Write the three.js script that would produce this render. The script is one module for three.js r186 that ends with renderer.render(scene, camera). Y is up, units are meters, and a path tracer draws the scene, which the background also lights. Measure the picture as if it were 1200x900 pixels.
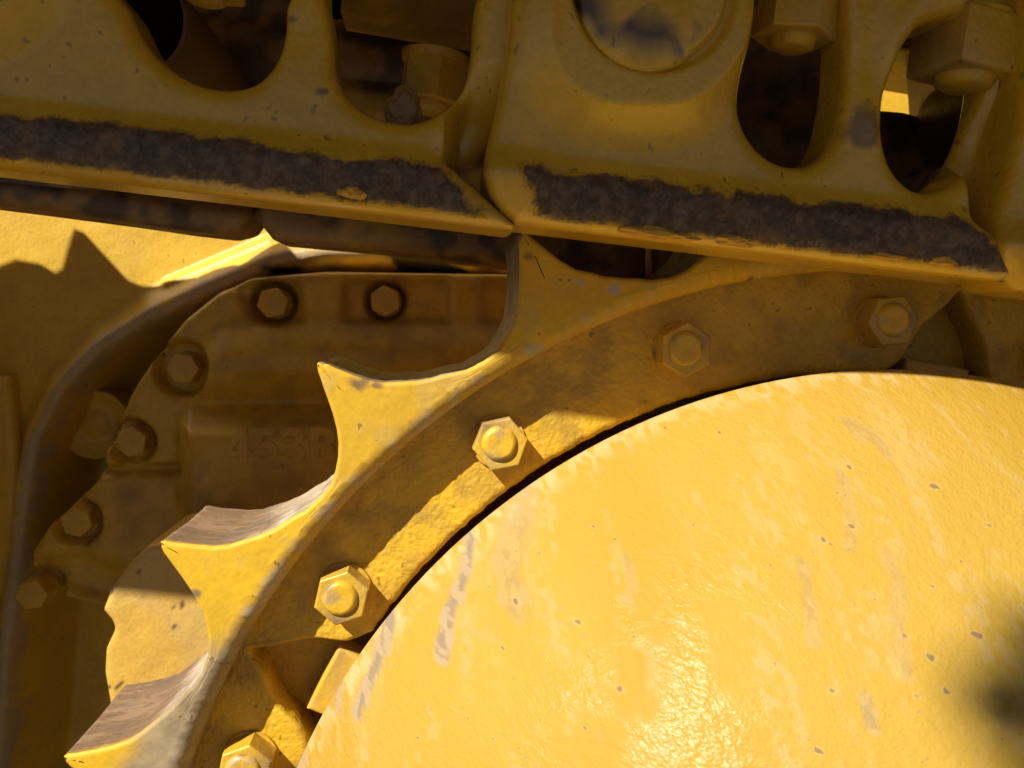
import * as THREE from 'three';
import { mergeGeometries } from 'three/addons/utils/BufferGeometryUtils.js';
import { FontLoader } from 'three/addons/loaders/FontLoader.js';
import { TextGeometry } from 'three/addons/geometries/TextGeometry.js';

// ---------------------------------------------------------------- camera, sky, sun, exposure
const scene = new THREE.Scene();
const EYE = new THREE.Vector3(0, 0.95, 0.4);                 // crouched beside the machine, 40 cm from the sprocket
const F = 944.27, VX = 516.74, VY = 374.61;                  // lens in photograph pixels; where the axle direction vanishes
const camera = new THREE.PerspectiveCamera(2 * Math.atan(450 / F) * 180 / Math.PI, 4 / 3, 0.02, 200);
const axZ = new THREE.Vector3((VX - 600) / F, -(VY - 450) / F, -1).normalize().negate();
const axY = new THREE.Vector3(0, 1, 0).addScaledVector(axZ, -axZ.y).normalize();
const axX = new THREE.Vector3().crossVectors(axY, axZ);      // world axes as the camera sees them
camera.position.copy(EYE);
camera.quaternion.setFromRotationMatrix(new THREE.Matrix4().makeBasis(
  new THREE.Vector3(axX.x, axY.x, axZ.x), new THREE.Vector3(axX.y, axY.y, axZ.y), new THREE.Vector3(axX.z, axY.z, axZ.z)));
camera.focus = 0.4;
camera.userData.fStop = 14;

const SUN = new THREE.Vector3(-0.93, 1.2, 1);               // direction towards the sun
const sun = new THREE.DirectionalLight(new THREE.Color(1, 0.93, 0.82), 5);
sun.position.copy(EYE).addScaledVector(SUN, 4);
sun.target.position.copy(EYE);
sun.castShadow = true;
sun.shadow.mapSize.set(4096, 4096);
Object.assign(sun.shadow.camera, { left: -1.2, right: 1.2, top: 1.2, bottom: -1.2, near: 0.5, far: 12 });
sun.shadow.bias = -0.0004;
scene.add(sun, sun.target);

{ // clear blue sky with a pale horizon and a soft brightening round the sun
  const w = 512, h = 256, d = new Float32Array(w * h * 4), s = SUN.clone().normalize(), v = new THREE.Vector3();
  for (let j = 0; j < h; j++) for (let i = 0; i < w; i++) {
    const el = ((j + 0.5) / h - 0.5) * Math.PI, az = ((i + 0.5) / w - 0.5) * 2 * Math.PI;
    v.set(Math.cos(el) * Math.cos(az), Math.sin(el), Math.cos(el) * Math.sin(az));
    const t = Math.pow(1 - Math.max(0, Math.sin(el)), 4), c = Math.max(0, v.dot(s));
    const g = 0.25 * Math.pow(c, 6) + 0.7 * Math.pow(c, 40), o = (j * w + i) * 4;
    d[o] = 0.18 + 1.1 * t + g; d[o + 1] = 0.33 + 1.08 * t + g * 0.95; d[o + 2] = 0.66 + 0.84 * t + g * 0.85; d[o + 3] = 1;
  }
  const sky = new THREE.DataTexture(d, w, h, THREE.RGBAFormat, THREE.FloatType);
  sky.mapping = THREE.EquirectangularReflectionMapping;
  sky.magFilter = THREE.LinearFilter; sky.needsUpdate = true;
  scene.background = sky; scene.environment = sky;
  scene.backgroundIntensity = 0.13; scene.environmentIntensity = 0.13;
}
const renderer = new THREE.WebGLRenderer({ antialias: true });
renderer.setSize(1024, 768);
renderer.shadowMap.enabled = true;
renderer.shadowMap.type = THREE.PCFSoftShadowMap;
renderer.toneMapping = THREE.LinearToneMapping;
renderer.toneMappingExposure = 1.42;

// ---------------------------------------------------------------- helpers
const clamp = (x, a = 0, b = 1) => Math.min(b, Math.max(a, x));
const smooth = (a, b, x) => { const t = clamp((x - a) / (b - a)); return t * t * (3 - 2 * t); };
const mix = (a, b, t) => a + (b - a) * t;
const mix3 = (a, b, t) => [mix(a[0], b[0], t), mix(a[1], b[1], t), mix(a[2], b[2], t)];
const smax = (a, b, k) => { const h = Math.max(k - Math.abs(a - b), 0) / k; return Math.max(a, b) + h * h * k * 0.25; };
let seed = 7;
const rnd = () => { seed = (seed * 1664525 + 1013904223) >>> 0; return seed / 4294967296; };
const hash = (x, y, z) => { let n = (x * 374761393 + y * 668265263 + z * 2147483647 + 1442695041) | 0; n = Math.imul(n ^ (n >>> 13), 1274126177); n = Math.imul(n ^ (n >>> 15), 2246822519); return ((n ^ (n >>> 16)) >>> 0) / 4294967296; };
function noise(x, y, z = 0, per = 0) {                        // value noise 0..1, per = period of the lattice (0: none)
  const xi = Math.floor(x), yi = Math.floor(y), zi = Math.floor(z), fx = x - xi, fy = y - yi, fz = z - zi;
  const u = fx * fx * (3 - 2 * fx), v = fy * fy * (3 - 2 * fy), w = fz * fz * (3 - 2 * fz);
  const m = per ? (a) => ((a % per) + per) % per : (a) => a;
  const x0 = m(xi), x1 = m(xi + 1), y0 = m(yi), y1 = m(yi + 1);
  const a = mix(mix(hash(x0, y0, zi), hash(x1, y0, zi), u), mix(hash(x0, y1, zi), hash(x1, y1, zi), u), v);
  if (fz === 0) return a;
  return mix(a, mix(mix(hash(x0, y0, zi + 1), hash(x1, y0, zi + 1), u), mix(hash(x0, y1, zi + 1), hash(x1, y1, zi + 1), u), v), w);
}
const fbm = (x, y, z = 0, oct = 4, per = 0) => { let s = 0, a = 0.5, t = 0; for (let i = 0; i < oct; i++) { s += a * noise(x, y, z + i * 17, per); t += a; x *= 2; y *= 2; z *= 2; a *= 0.5; if (per) per *= 2; } return s / t; };

// a point of the place from where the photograph shows it and how deep it lies
function P(px, py, z) {
  const c = [(px - 600) / F, -(py - 450) / F, -1];
  const dx = axX.x * c[0] + axX.y * c[1] + axX.z * c[2], dy = axY.x * c[0] + axY.y * c[1] + axY.z * c[2], dz = axZ.x * c[0] + axZ.y * c[1] + axZ.z * c[2];
  const t = (EYE.z - z) / -dz;
  return [EYE.x + dx * t, EYE.y + dy * t, z];
}
// a plan in hundredths of a drawing: where a point of depth z lies in it
function plan(x, y, z) {
  const a = x - EYE.x, b = y - EYE.y, c = z - EYE.z;
  const X = axX.x * a + axY.x * b + axZ.x * c, Y = axX.y * a + axY.y * b + axZ.y * c, Z = axX.z * a + axY.z * b + axZ.z * c;
  return [600 + F * X / -Z, 450 - F * Y / -Z];
}
const poly = (pts, z) => pts.map(([a, b]) => { const p = P(a, b, z); return [p[0], p[1]]; });
function rounded(pts, n = 5) {                               // closed Catmull-Rom through the points
  const o = [], N = pts.length;
  for (let i = 0; i < N; i++) {
    const a = pts[(i + N - 1) % N], b = pts[i], c = pts[(i + 1) % N], d = pts[(i + 2) % N];
    for (let k = 0; k < n; k++) {
      const t = k / n, t2 = t * t, t3 = t2 * t, q = [0, 1].map((e) => 0.5 * (2 * b[e] + (c[e] - a[e]) * t + (2 * a[e] - 5 * b[e] + 4 * c[e] - d[e]) * t2 + (3 * b[e] - a[e] - 3 * c[e] + d[e]) * t3));
      o.push(q);
    }
  }
  return o;
}
function sdPoly(pts, x, y) {                                 // signed distance, negative inside
  let d = Infinity, s = false; const n = pts.length;
  for (let i = 0, j = n - 1; i < n; j = i++) {
    const ax = pts[i][0], ay = pts[i][1], ex = pts[j][0] - ax, ey = pts[j][1] - ay, wx = x - ax, wy = y - ay;
    const t = clamp((wx * ex + wy * ey) / (ex * ex + ey * ey + 1e-18)), bx = wx - ex * t, by = wy - ey * t;
    d = Math.min(d, bx * bx + by * by);
    if ((ay > y) !== (pts[j][1] > y) && x < (pts[j][0] - ax) * (y - ay) / (pts[j][1] - ay) + ax) s = !s;
  }
  return s ? -Math.sqrt(d) : Math.sqrt(d);
}
function sdLine(pts, x, y) {                                 // distance to an open line
  let d = Infinity;
  for (let i = 0; i + 1 < pts.length; i++) {
    const ax = pts[i][0], ay = pts[i][1], ex = pts[i + 1][0] - ax, ey = pts[i + 1][1] - ay, wx = x - ax, wy = y - ay;
    const t = clamp((wx * ex + wy * ey) / (ex * ex + ey * ey + 1e-18)), bx = wx - ex * t, by = wy - ey * t;
    d = Math.min(d, bx * bx + by * by);
  }
  return Math.sqrt(d);
}
// uv in metres on the plane each face lies nearest to; vertex colours from colour(x, y, z, n)
function dress(geo, colour, base = [0, 0, 0]) {
  if (!geo.attributes.normal) geo.computeVertexNormals();
  for (const k of Object.keys(geo.attributes)) if (k !== 'position' && k !== 'normal') geo.deleteAttribute(k);
  const P0 = geo.attributes.position.array, N0 = geo.attributes.normal.array, col = new Float32Array(P0.length);
  for (let i = 0; i < P0.length; i += 3) col.set(colour(P0[i], P0[i + 1], P0[i + 2], N0[i], N0[i + 1], N0[i + 2]), i);
  geo.setAttribute('color', new THREE.BufferAttribute(col, 3));
  const g = geo.index ? geo.toNonIndexed() : geo;
  const p = g.attributes.position.array, n = g.attributes.normal.array, N = p.length / 3, uv = new Float32Array(N * 2);
  for (let f = 0; f < N; f += 3) {
    let a = 0, b = 0, c = 0;
    for (let k = 0; k < 3; k++) { const i = (f + k) * 3; a += n[i]; b += n[i + 1]; c += n[i + 2]; }
    a = Math.abs(a); b = Math.abs(b); c = Math.abs(c);
    for (let k = 0; k < 3; k++) {
      const i = (f + k) * 3, x = p[i], y = p[i + 1], z = p[i + 2], j = (f + k) * 2;
      if (c >= a && c >= b) { uv[j] = x; uv[j + 1] = y; } else if (a >= b) { uv[j] = z; uv[j + 1] = y; } else { uv[j] = x; uv[j + 1] = z; }
    }
  }
  g.setAttribute('uv', new THREE.BufferAttribute(uv, 2));
  g.translate(-base[0], -base[1], -base[2]);
  return g;
}
// a cast solid: its outline (mask, negative inside), its front relief z = h(x, y), its flat back at zb, edges rounded by k
function relief({ box: [x0, x1, y0, y1], z: [z0, z1], cell, mask, h, zb, k = 0.005, kb = 0.003 }) {
  const nx = Math.ceil((x1 - x0) / cell) + 1, ny = Math.ceil((y1 - y0) / cell) + 1, nz = Math.ceil((z1 - z0) / cell) + 1;
  const M = new Float32Array(nx * ny), H = new Float32Array(nx * ny);
  for (let j = 0; j < ny; j++) for (let i = 0; i < nx; i++) { const x = x0 + i * cell, y = y0 + j * cell; M[j * nx + i] = mask(x, y); H[j * nx + i] = h(x, y); }
  const at = (A, x, y) => { const u = clamp((x - x0) / cell, 0, nx - 1.001), v = clamp((y - y0) / cell, 0, ny - 1.001), i = u | 0, j = v | 0, a = u - i, b = v - j, o = j * nx + i; return mix(mix(A[o], A[o + 1], a), mix(A[o + nx], A[o + nx + 1], a), b); };
  const S = (m, hh, z) => smax(smax(m, z - hh, k), zb - z, kb);
  const f = (x, y, z) => S(at(M, x, y), at(H, x, y), z);
  const V = new Float32Array(nx * ny * nz);
  for (let l = 0; l < nz; l++) for (let o = 0; o < nx * ny; o++) V[l * nx * ny + o] = S(M[o], H[o], z0 + l * cell);
  const id = new Int32Array(nx * ny * nz).fill(-1), pos = [], sx = 1, sy = nx, sz = nx * ny;
  const C = [0, sx, sy, sx + sy, sz, sx + sz, sy + sz, sx + sy + sz], ED = [[0, 1], [2, 3], [4, 5], [6, 7], [0, 2], [1, 3], [4, 6], [5, 7], [0, 4], [1, 5], [2, 6], [3, 7]];
  for (let l = 0; l < nz - 1; l++) for (let j = 0; j < ny - 1; j++) for (let i = 0; i < nx - 1; i++) {
    const o = i + j * sy + l * sz; let neg = 0;
    for (let c = 0; c < 8; c++) if (V[o + C[c]] < 0) neg++;
    if (neg === 0 || neg === 8) continue;
    let x = 0, y = 0, z = 0, n = 0;
    for (const [a, b] of ED) {
      const va = V[o + C[a]], vb = V[o + C[b]];
      if ((va < 0) === (vb < 0)) continue;
      const t = va / (va - vb);
      x += mix(a & 1, b & 1, t); y += mix((a >> 1) & 1, (b >> 1) & 1, t); z += mix(a >> 2, b >> 2, t); n++;
    }
    id[o] = pos.length / 3;
    pos.push(x0 + (i + x / n) * cell, y0 + (j + y / n) * cell, z0 + (l + z / n) * cell);
  }
  const nor = new Float32Array(pos.length), e = cell * 0.6;
  for (let v = 0; v < pos.length; v += 3) {
    for (let it = 0; it < 3; it++) {
      const x = pos[v], y = pos[v + 1], z = pos[v + 2], d = f(x, y, z);
      let gx = (f(x + e, y, z) - f(x - e, y, z)) / (2 * e), gy = (f(x, y + e, z) - f(x, y - e, z)) / (2 * e), gz = (f(x, y, z + e) - f(x, y, z - e)) / (2 * e);
      const g2 = gx * gx + gy * gy + gz * gz + 1e-12, g = Math.sqrt(g2);
      if (it < 2) { const s = clamp(d / g2, -cell, cell) * 0.9; pos[v] -= gx * s; pos[v + 1] -= gy * s; pos[v + 2] -= gz * s; } else { nor[v] = gx / g; nor[v + 1] = gy / g; nor[v + 2] = gz / g; }
    }
  }
  const idx = [];
  const quad = (a, b, c, d, fl) => { if (a < 0 || b < 0 || c < 0 || d < 0) return; if (fl) idx.push(a, b, c, a, c, d); else idx.push(a, c, b, a, d, c); };
  for (let l = 1; l < nz - 1; l++) for (let j = 1; j < ny - 1; j++) for (let i = 1; i < nx - 1; i++) {
    const o = i + j * sy + l * sz, a = V[o] < 0;
    if (a !== V[o + sx] < 0) quad(id[o - sy - sz], id[o - sz], id[o], id[o - sy], a);
    if (a !== V[o + sy] < 0) quad(id[o - sx - sz], id[o - sx], id[o], id[o - sz], a);
    if (a !== V[o + sz] < 0) quad(id[o - sx - sy], id[o - sy], id[o], id[o - sx], a);
  }
  const g = new THREE.BufferGeometry();
  g.setAttribute('position', new THREE.Float32BufferAttribute(pos, 3));
  g.setAttribute('normal', new THREE.BufferAttribute(nor, 3));
  g.setIndex(idx);
  return g;
}
function mesh(name, geo, mat, parent, label) {
  const m = new THREE.Mesh(geo, mat); m.name = name; m.castShadow = m.receiveShadow = true;
  if (label) m.userData.label = label;
  parent.add(m); return m;
}
function split(g, test) {                                     // the faces of a solid whose middle passes the test, and the others
  const p = g.attributes.position.array, A = [], B = [];
  for (let f = 0; f < p.length / 3; f += 3) { const i = f * 3; (test((p[i] + p[i + 3] + p[i + 6]) / 3, (p[i + 1] + p[i + 4] + p[i + 7]) / 3, (p[i + 2] + p[i + 5] + p[i + 8]) / 3) ? A : B).push(f); }
  return [A, B].map((L) => {
    const o = new THREE.BufferGeometry();
    for (const [k, a] of Object.entries(g.attributes)) { const w = a.itemSize * 3, d = new Float32Array(L.length * w); L.forEach((f, i) => d.set(a.array.subarray(f * a.itemSize, f * a.itemSize + w), i * w)); o.setAttribute(k, new THREE.BufferAttribute(d, a.itemSize)); }
    return o;
  });
}
const used = {};
const numbered = (n) => { const k = used[n] = (used[n] ?? -1) + 1; return k ? `${n}_${String(k).padStart(3, '0')}` : n; };
function thing(name, label, category, base, group) {
  const o = new THREE.Group(); o.name = numbered(name); o.position.set(...base); o.userData = { label, category };
  if (group) o.userData.group = group;
  scene.add(o); return o;
}

// ---------------------------------------------------------------- textures (grain, wear, grime) and materials
const enc = (v) => { v = clamp(v); return 255 * (v <= 0.0031308 ? v * 12.92 : 1.055 * Math.pow(v, 1 / 2.4) - 0.055); };
function tex(w, h, fn, srgb, metres = [1, 1], wrap = true) {
  const d = new Uint8Array(w * h * 4);
  for (let j = 0; j < h; j++) for (let i = 0; i < w; i++) {
    const q = fn((i + 0.5) / w, (j + 0.5) / h), o = (j * w + i) * 4;
    if (srgb) { d[o] = enc(q[0]); d[o + 1] = enc(q[1]); d[o + 2] = enc(q[2]); } else d[o] = d[o + 1] = d[o + 2] = clamp(q) * 255;
    d[o + 3] = 255;
  }
  const t = new THREE.DataTexture(d, w, h);
  t.colorSpace = srgb ? THREE.SRGBColorSpace : THREE.NoColorSpace;
  t.wrapS = t.wrapT = wrap ? THREE.RepeatWrapping : THREE.ClampToEdgeWrapping;
  t.magFilter = THREE.LinearFilter; t.minFilter = THREE.LinearMipmapLinearFilter; t.generateMipmaps = true;
  t.repeat.set(1 / metres[0], 1 / metres[1]); t.needsUpdate = true;
  return t;
}
const grime = tex(1024, 1024, (u, v) => {                     // tints a colour: cloudy film, specks, fine dust
  const a = fbm(u * 8, v * 8, 3, 5, 8), b = fbm(u * 60, v * 60, 9, 3, 60), c = noise(u * 220, v * 220, 5, 220), e = fbm(u * 26, v * 26, 40, 3, 26);
  let k = 0.9 + 0.16 * (a - 0.5) + 0.16 * (b - 0.5) + 0.1 * (c - 0.5);
  const speck = smooth(0.76, 0.84, b * 0.6 + c * 0.4), dust = smooth(0.55, 0.75, e) * 0.5 * c;
  let q = [k, k, k * (1 + 0.25 * (e - 0.5))];
  q = mix3(q, [0.8, 0.86, 0.98], dust * 0.5);
  return mix3(q, [0.32, 0.3, 0.34], speck * 0.8);
}, true, [0.4, 0.4]);
const castBump = tex(512, 512, (u, v) => 0.55 * fbm(u * 12, v * 12, 2, 3, 12) + 0.45 * fbm(u * 56, v * 56, 6, 2, 56), false, [0.12, 0.12]);
const peelBump = tex(512, 512, (u, v) => 0.7 * fbm(u * 20, v * 20, 1, 2, 20) + 0.3 * noise(u * 64, v * 64, 6, 64), false, [0.05, 0.05]);
const roughTex = tex(512, 512, (u, v) => 0.5 + 0.9 * smooth(0.35, 0.75, fbm(u * 10, v * 10, 21, 5, 10)), false, [0.3, 0.3]);
const streakTex = tex(512, 512, (u, v) => {                   // u across the tooth, v along the gullet
  const a = fbm(u * 48, v * 4, 5, 3, 0), b = fbm(u * 14, v * 9, 8, 3, 0), c = noise(u * 150, v * 60, 3);
  const k = 0.76 + 0.24 * (a - 0.5) + 0.3 * (b - 0.5) + 0.3 * (c - 0.5);
  return mix3([k, k * 0.96, k * 0.92], [k * 1.25, k * 1.2, k * 1.15], smooth(0.5, 0.65, b));
}, true, [1, 1]);

const grit = tex(512, 512, (u, v) => { const a = noise(u * 90, v * 90, 2, 90), b = fbm(u * 30, v * 30, 5, 3, 30), c = noise(u * 200, v * 200, 8, 200), k = 0.74 + 0.5 * (b - 0.5) + 0.45 * (a - 0.5) + 0.2 * smooth(0.78, 0.95, c); return [k, k * 0.97, k * 0.95]; }, true, [0.11, 0.11]);
const std = (o) => new THREE.MeshPhysicalMaterial({ vertexColors: true, ...o });
const M = {
  cast: std({ map: grime, bumpMap: castBump, bumpScale: 0.0006, roughness: 0.4, clearcoat: 1, clearcoatRoughness: 0.2 }),
  face: std({ map: grime, bumpMap: castBump, bumpScale: 0.00025, roughness: 0.55, specularIntensity: 0.6 }),
  flange: std({ map: grime, bumpMap: castBump, bumpScale: 0.0012, roughness: 0.5, clearcoat: 0.12, clearcoatRoughness: 0.3 }),
  bolt: std({ map: grime, bumpMap: castBump, bumpScale: 0.0005, roughness: 0.45, clearcoat: 0.2, clearcoatRoughness: 0.35 }),
  worn: std({ map: streakTex, bumpMap: streakTex, bumpScale: 0.0006, roughness: 0.55, metalness: 0.0 }),
  rub: std({ map: grit, bumpMap: castBump, bumpScale: 0.0005, roughness: 0.6 }),
  back: std({ map: grime, bumpMap: castBump, bumpScale: 0.00045, roughness: 0.5, clearcoat: 0.15, clearcoatRoughness: 0.35 }),
};
// linear base colours
const YEL = [0.75, 0.458, 0.026], YELD = [0.66, 0.40, 0.030], DUST_AND_SHEEN = [0.42, 0.33, 0.21], RUST_AND_SHADE = [0.085, 0.055, 0.038], BARE = [0.20, 0.155, 0.115], GREASE = [0.02, 0.016, 0.013], BRN = [0.24, 0.14, 0.04];
const yellow = (x, y, z) => mix3(YEL, YELD, smooth(0.35, 0.7, fbm(x * 22, y * 22, z * 22, 3)));

// ---------------------------------------------------------------- the setting
{
  const g = new THREE.PlaneGeometry(60, 60, 60, 60).rotateX(-Math.PI / 2);
  const p = g.attributes.position;
  for (let i = 0; i < p.count; i++) p.setY(i, 0.03 * (fbm(p.getX(i) * 0.7, p.getZ(i) * 0.7, 4, 3) - 0.5));
  g.computeVertexNormals();
  const m = new THREE.Mesh(dress(g, (x, y, z) => mix3([0.12, 0.1, 0.07], [0.09, 0.075, 0.055], fbm(x * 3, z * 3, 1, 4))), std({ map: grime, roughness: 0.95 }));
  m.name = 'ground'; m.receiveShadow = true; m.userData = { label: 'bare sandy yard ground under the machine', kind: 'structure' };
  scene.add(m);
}

// ---------------------------------------------------------------- drive sprocket: toothed segments, nuts, hub
const SC = [0.5671 * 0.4, 0.95 - 0.8675 * 0.4];              // axle centre
const sprocket = thing('drive_sprocket', 'yellow toothed drive sprocket with worn brown gullets, hex nuts and domed hub cover', 'sprocket', [SC[0], SC[1], 0]);
const NT = 23, PIT = 360 / NT, A0 = 17.48;
const PROF = [[0, .4332], [.22, .4318], [.45, .4275], [1.0, .4195], [1.6, .4118], [2.3, .4058], [3.0, .4022], [4.1, .397], [5, .3937], [6, .391], [7.5, .387], [9.0, .3857], [10.2, .387], [11.2, .390], [12.0, .3935], [12.7, .398], [13.3, .4035], [13.8, .4095], [14.3, .4165], [14.8, .4245], [15.12, .4300], [15.38, .4328], [PIT, .4332]];
const IN_R = 0.3745, THICK = 0.079;
const polar = (deg, r) => [-Math.cos(deg * Math.PI / 180) * r, Math.sin(deg * Math.PI / 180) * r];
function toothLine(from, to) {                               // [angle, radius] along the edge of the teeth
  const o = [], put = (a, r) => o.push([a, r + 0.0016 * Math.sin(Math.floor((a - A0) / PIT) * 2.3) * smooth(0.40, 0.43, r) + 0.0006 * (noise(a * 1.3, 3) - 0.5)]);
  const edge = (ang) => { const ph = ((ang - A0) % PIT + PIT) % PIT; let i = 0; while (PROF[i + 1][0] < ph) i++; put(ang, mix(PROF[i][1], PROF[i + 1][1], (ph - PROF[i][0]) / (PROF[i + 1][0] - PROF[i][0]))); };
  edge(from);
  for (let k = Math.floor((from - A0) / PIT) - 1; k * PIT + A0 < to; k++) for (let i = 0; i + 1 < PROF.length; i++) {
    const [a, r] = PROF[i], [b, s] = PROF[i + 1], n = Math.max(1, Math.ceil(Math.hypot((b - a) * 0.0068, s - r) / 0.0012));
    for (let q = 0; q < n; q++) {
      const t = q / n, ang = A0 + k * PIT + mix(a, b, t);
      if (ang <= from + 0.02 || ang >= to - 0.02) continue;
      put(ang, mix(r, s, t));
    }
  }
  edge(to);
  return o;
}
const gridGeo = (rows, close) => {                           // rows of points joined into a skin
  const p = [], idx = [], n = rows[0].length;
  rows.forEach((r) => r.forEach((q) => p.push(...q)));
  for (let i = 0; i + 1 < rows.length; i++) for (let j = 0; j + 1 < n; j++) { const a = i * n + j, b = a + n; idx.push(a, b, a + 1, a + 1, b, b + 1); }
  const g = new THREE.BufferGeometry(); g.setAttribute('position', new THREE.Float32BufferAttribute(p, 3)); g.setIndex(idx); g.computeVertexNormals();
  return g;
};
const JOINTS = [-44.5, 27.5, 99.5, 171.5, 243.5];
const FACE_CHIPS = [[424, 449, 0.004, [0.2, 0.12, 0.06]], [440, 452, 0.0025, [0.2, 0.12, 0.06]], [720, 341, 0.003, [0.45, 0.4, 0.33]], [681, 332, 0.002, [0.45, 0.38, 0.28]], [628, 412, 0.004, [0.42, 0.36, 0.27]], [620, 300, 0.0025, [0.25, 0.15, 0.07]], [228, 696, 0.003, [0.2, 0.15, 0.1]], [850, 340, 0.0022, [0.22, 0.12, 0.05]], [885, 327, 0.002, [0.22, 0.12, 0.05]]].map(([a, b, r, c]) => { const p = P(a, b, 0); return [p[0] - SC[0], p[1] - SC[1], r, c]; });
const rimColour = (x, y, z) => {
  const r = Math.hypot(x, y), a = Math.atan2(y, -x) * 180 / Math.PI, n = fbm(x * 60, y * 60, z * 60, 4), n2 = fbm(x * 150, y * 150, z * 150 + 9, 3);
  let c = yellow(x, y, z);
  c = mix3(c, DUST_AND_SHEEN, 0.22 * smooth(0.55, 0.75, n));
  const edge = smooth(IN_R + 0.0095, IN_R + 0.0045, r + 0.005 * (n - 0.5));       // rubbed inner rim
  c = mix3(c, mix3([0.26, 0.17, 0.08], [0.46, 0.36, 0.24], smooth(0.35, 0.65, n2)), edge * mix(0.35, 0.95, smooth(0.38, 0.6, n2)) * (0.12 + 0.88 * smooth(78, 50, a)));
  for (const [cx, cy, cr, col] of FACE_CHIPS) c = mix3(c, col, 0.9 * smooth(1.1, 0.6, Math.hypot((x - cx) * 0.7, y - cy) / cr + 1.6 * (n2 - 0.5)));
  const dirt = smooth(0, 0.02, 0.012 + (0.004 + 0.024 * smooth(31, 23, a)) - (r - IN_R) + 0.014 * (n - 0.5)) * smooth(33, 29, a);   // caked soil low on the rim
  c = mix3(c, mix3(BARE, DUST_AND_SHEEN, n2), dirt * 0.9);
  return c;
};
const wornColour = (x, y, z) => {
  const a = Math.atan2(y, -x) * 180 / Math.PI, ph = ((a - A0) % PIT + PIT) % PIT / PIT, n = fbm(x * 50, y * 50, z * 30, 4);
  const tip = smooth(0.38, 0.18, ph + 0.25 * (n - 0.5)) + 0.6 * smooth(0.8, 0.95, ph);
  let c = mix3([0.62, 0.53, 0.41], [0.29, 0.195, 0.125], clamp(tip));
  c = mix3(c, [0.2, 0.175, 0.16], 0.45 * smooth(0.55, 0.75, fbm(x * 90, y * 90, z * 40 + 4, 3)));
  c = mix3(c, YELD, 0.5 * smooth(0.006, 0.001, -z + 0.004 * (n - 0.5)));
  return c;
};
for (let s = 0; s < 5; s++) {
  const a0 = JOINTS[s] + 0.012, a1 = JOINTS[s] + 72 - 0.012, line = toothLine(a0, a1), n = line.length;
  const sect = (f) => line.map(([a, r], i) => f(a, r, i));
  // outward direction of the tooth edge in the plane, for its small chamfer
  const nrm = line.map((q, i) => { const p = polar(...line[Math.max(0, i - 1)]), r = polar(...line[Math.min(n - 1, i + 1)]), dx = r[0] - p[0], dy = r[1] - p[1], l = Math.hypot(dx, dy) || 1; return [-dy / l, dx / l]; });
  const out = (i, inset) => { const p = polar(...line[i]); return [p[0] - nrm[i][0] * inset, p[1] - nrm[i][1] * inset]; };
  const rows = [];
  const innerAt = (a, r) => polar(a, r);
  rows.push(sect((a) => [...innerAt(a, IN_R), -THICK]), sect((a) => [...innerAt(a, IN_R), -0.03]), sect((a) => [...innerAt(a, IN_R), -0.009]));
  for (const [dr, dz] of [[0.0005, -0.0065], [0.0016, -0.0042], [0.0032, -0.0022], [0.0052, -0.0009], [0.0072, -0.0002]]) rows.push(sect((a) => [...innerAt(a, IN_R + dr + 0.0007 * (noise(a * 2.2, dr * 300) - 0.5)), dz + 0.0006 * (noise(a * 3, 7) - 0.5)]));
  for (let q = 1; q <= 16; q++) rows.push(sect((a, r, i) => { const p = innerAt(a, IN_R + 0.0078), o = out(i, 0.0016), t = q / 16; return [mix(p[0], o[0], t), mix(p[1], o[1], t), 0.0004 * (noise(a * 1.1, q * 0.4, 4) - 0.5) * (1 - t)]; }));
  rows.push(sect((a, r, i) => [...out(i, 0.0005), -0.0005]), sect((a, r, i) => [...out(i, 0), -0.0016]));
  const back = [sect((a, r, i) => [...out(i, 0), -THICK + 0.002]), sect((a, r, i) => [...out(i, 0.002), -THICK]), sect((a) => [...innerAt(a, IN_R), -THICK])];
  // inner flange: lobes round the end nuts, a notch at each joint
  const END = [[0, .3690], [0.15, .3685], [0.5, .3655], [1.0, .360], [1.9, .3535], [2.9, .347], [3.7, .339], [4.15, .332], [4.6, .3265], [5.4, .3225], [6.6, .3185], [40, .3185]], fr = [];
  const rin = (d) => { let i = 0; while (END[i + 1][0] < d) i++; return mix(END[i][1], END[i + 1][1], (d - END[i][0]) / (END[i + 1][0] - END[i][0])); };
  for (let q = 0; q <= 460; q++) {
    const a = mix(a0, a1, q / 460), r0 = rin(Math.min(a - a0, a1 - a)) + 0.0009 * (noise(a * 1.4, 2) - 0.5), row = [], w = IN_R + 0.002 - r0, ro = Math.min(0.0048, w * 0.45);
    row.push([...polar(a, IN_R), -0.056], [...polar(a, r0 + ro * 0.3), -0.056]);
    for (let k = 0; k <= 6; k++) { const t = k / 6 * Math.PI / 2; row.push([...polar(a, r0 + ro * (1 - Math.cos(t))), -0.026 - ro * (1 - Math.sin(t))]); }
    for (let k = 1; k <= 40; k++) row.push([...polar(a, mix(r0 + ro, IN_R + 0.002, k / 40)), -0.026 + 0.0005 * (fbm(a * 1.6, k * 0.28, 5, 3) - 0.5)]);
    fr.push(row);
  }
  const fl = gridGeo(fr);
  const seg = mesh('toothed_segment', mergeGeometries([dress(gridGeo(rows), rimColour), dress(gridGeo(back), rimColour)]), M.face, sprocket);
  mesh('inner_flange', dress(fl, (x, y, z) => { const n = fbm(x * 70, y * 70, z * 70, 4); return mix3(yellow(x, y, z), mix3([0.26, 0.17, 0.07], [0.12, 0.08, 0.045], n), 0.5 * smooth(0.45, 0.7, n) * (0.4 + 0.6 * fbm(x * 40, y * 40, 9, 3))); }), M.flange, seg);
  // the gullets and flanks that the track has worn bare
  const wr = [];
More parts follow.
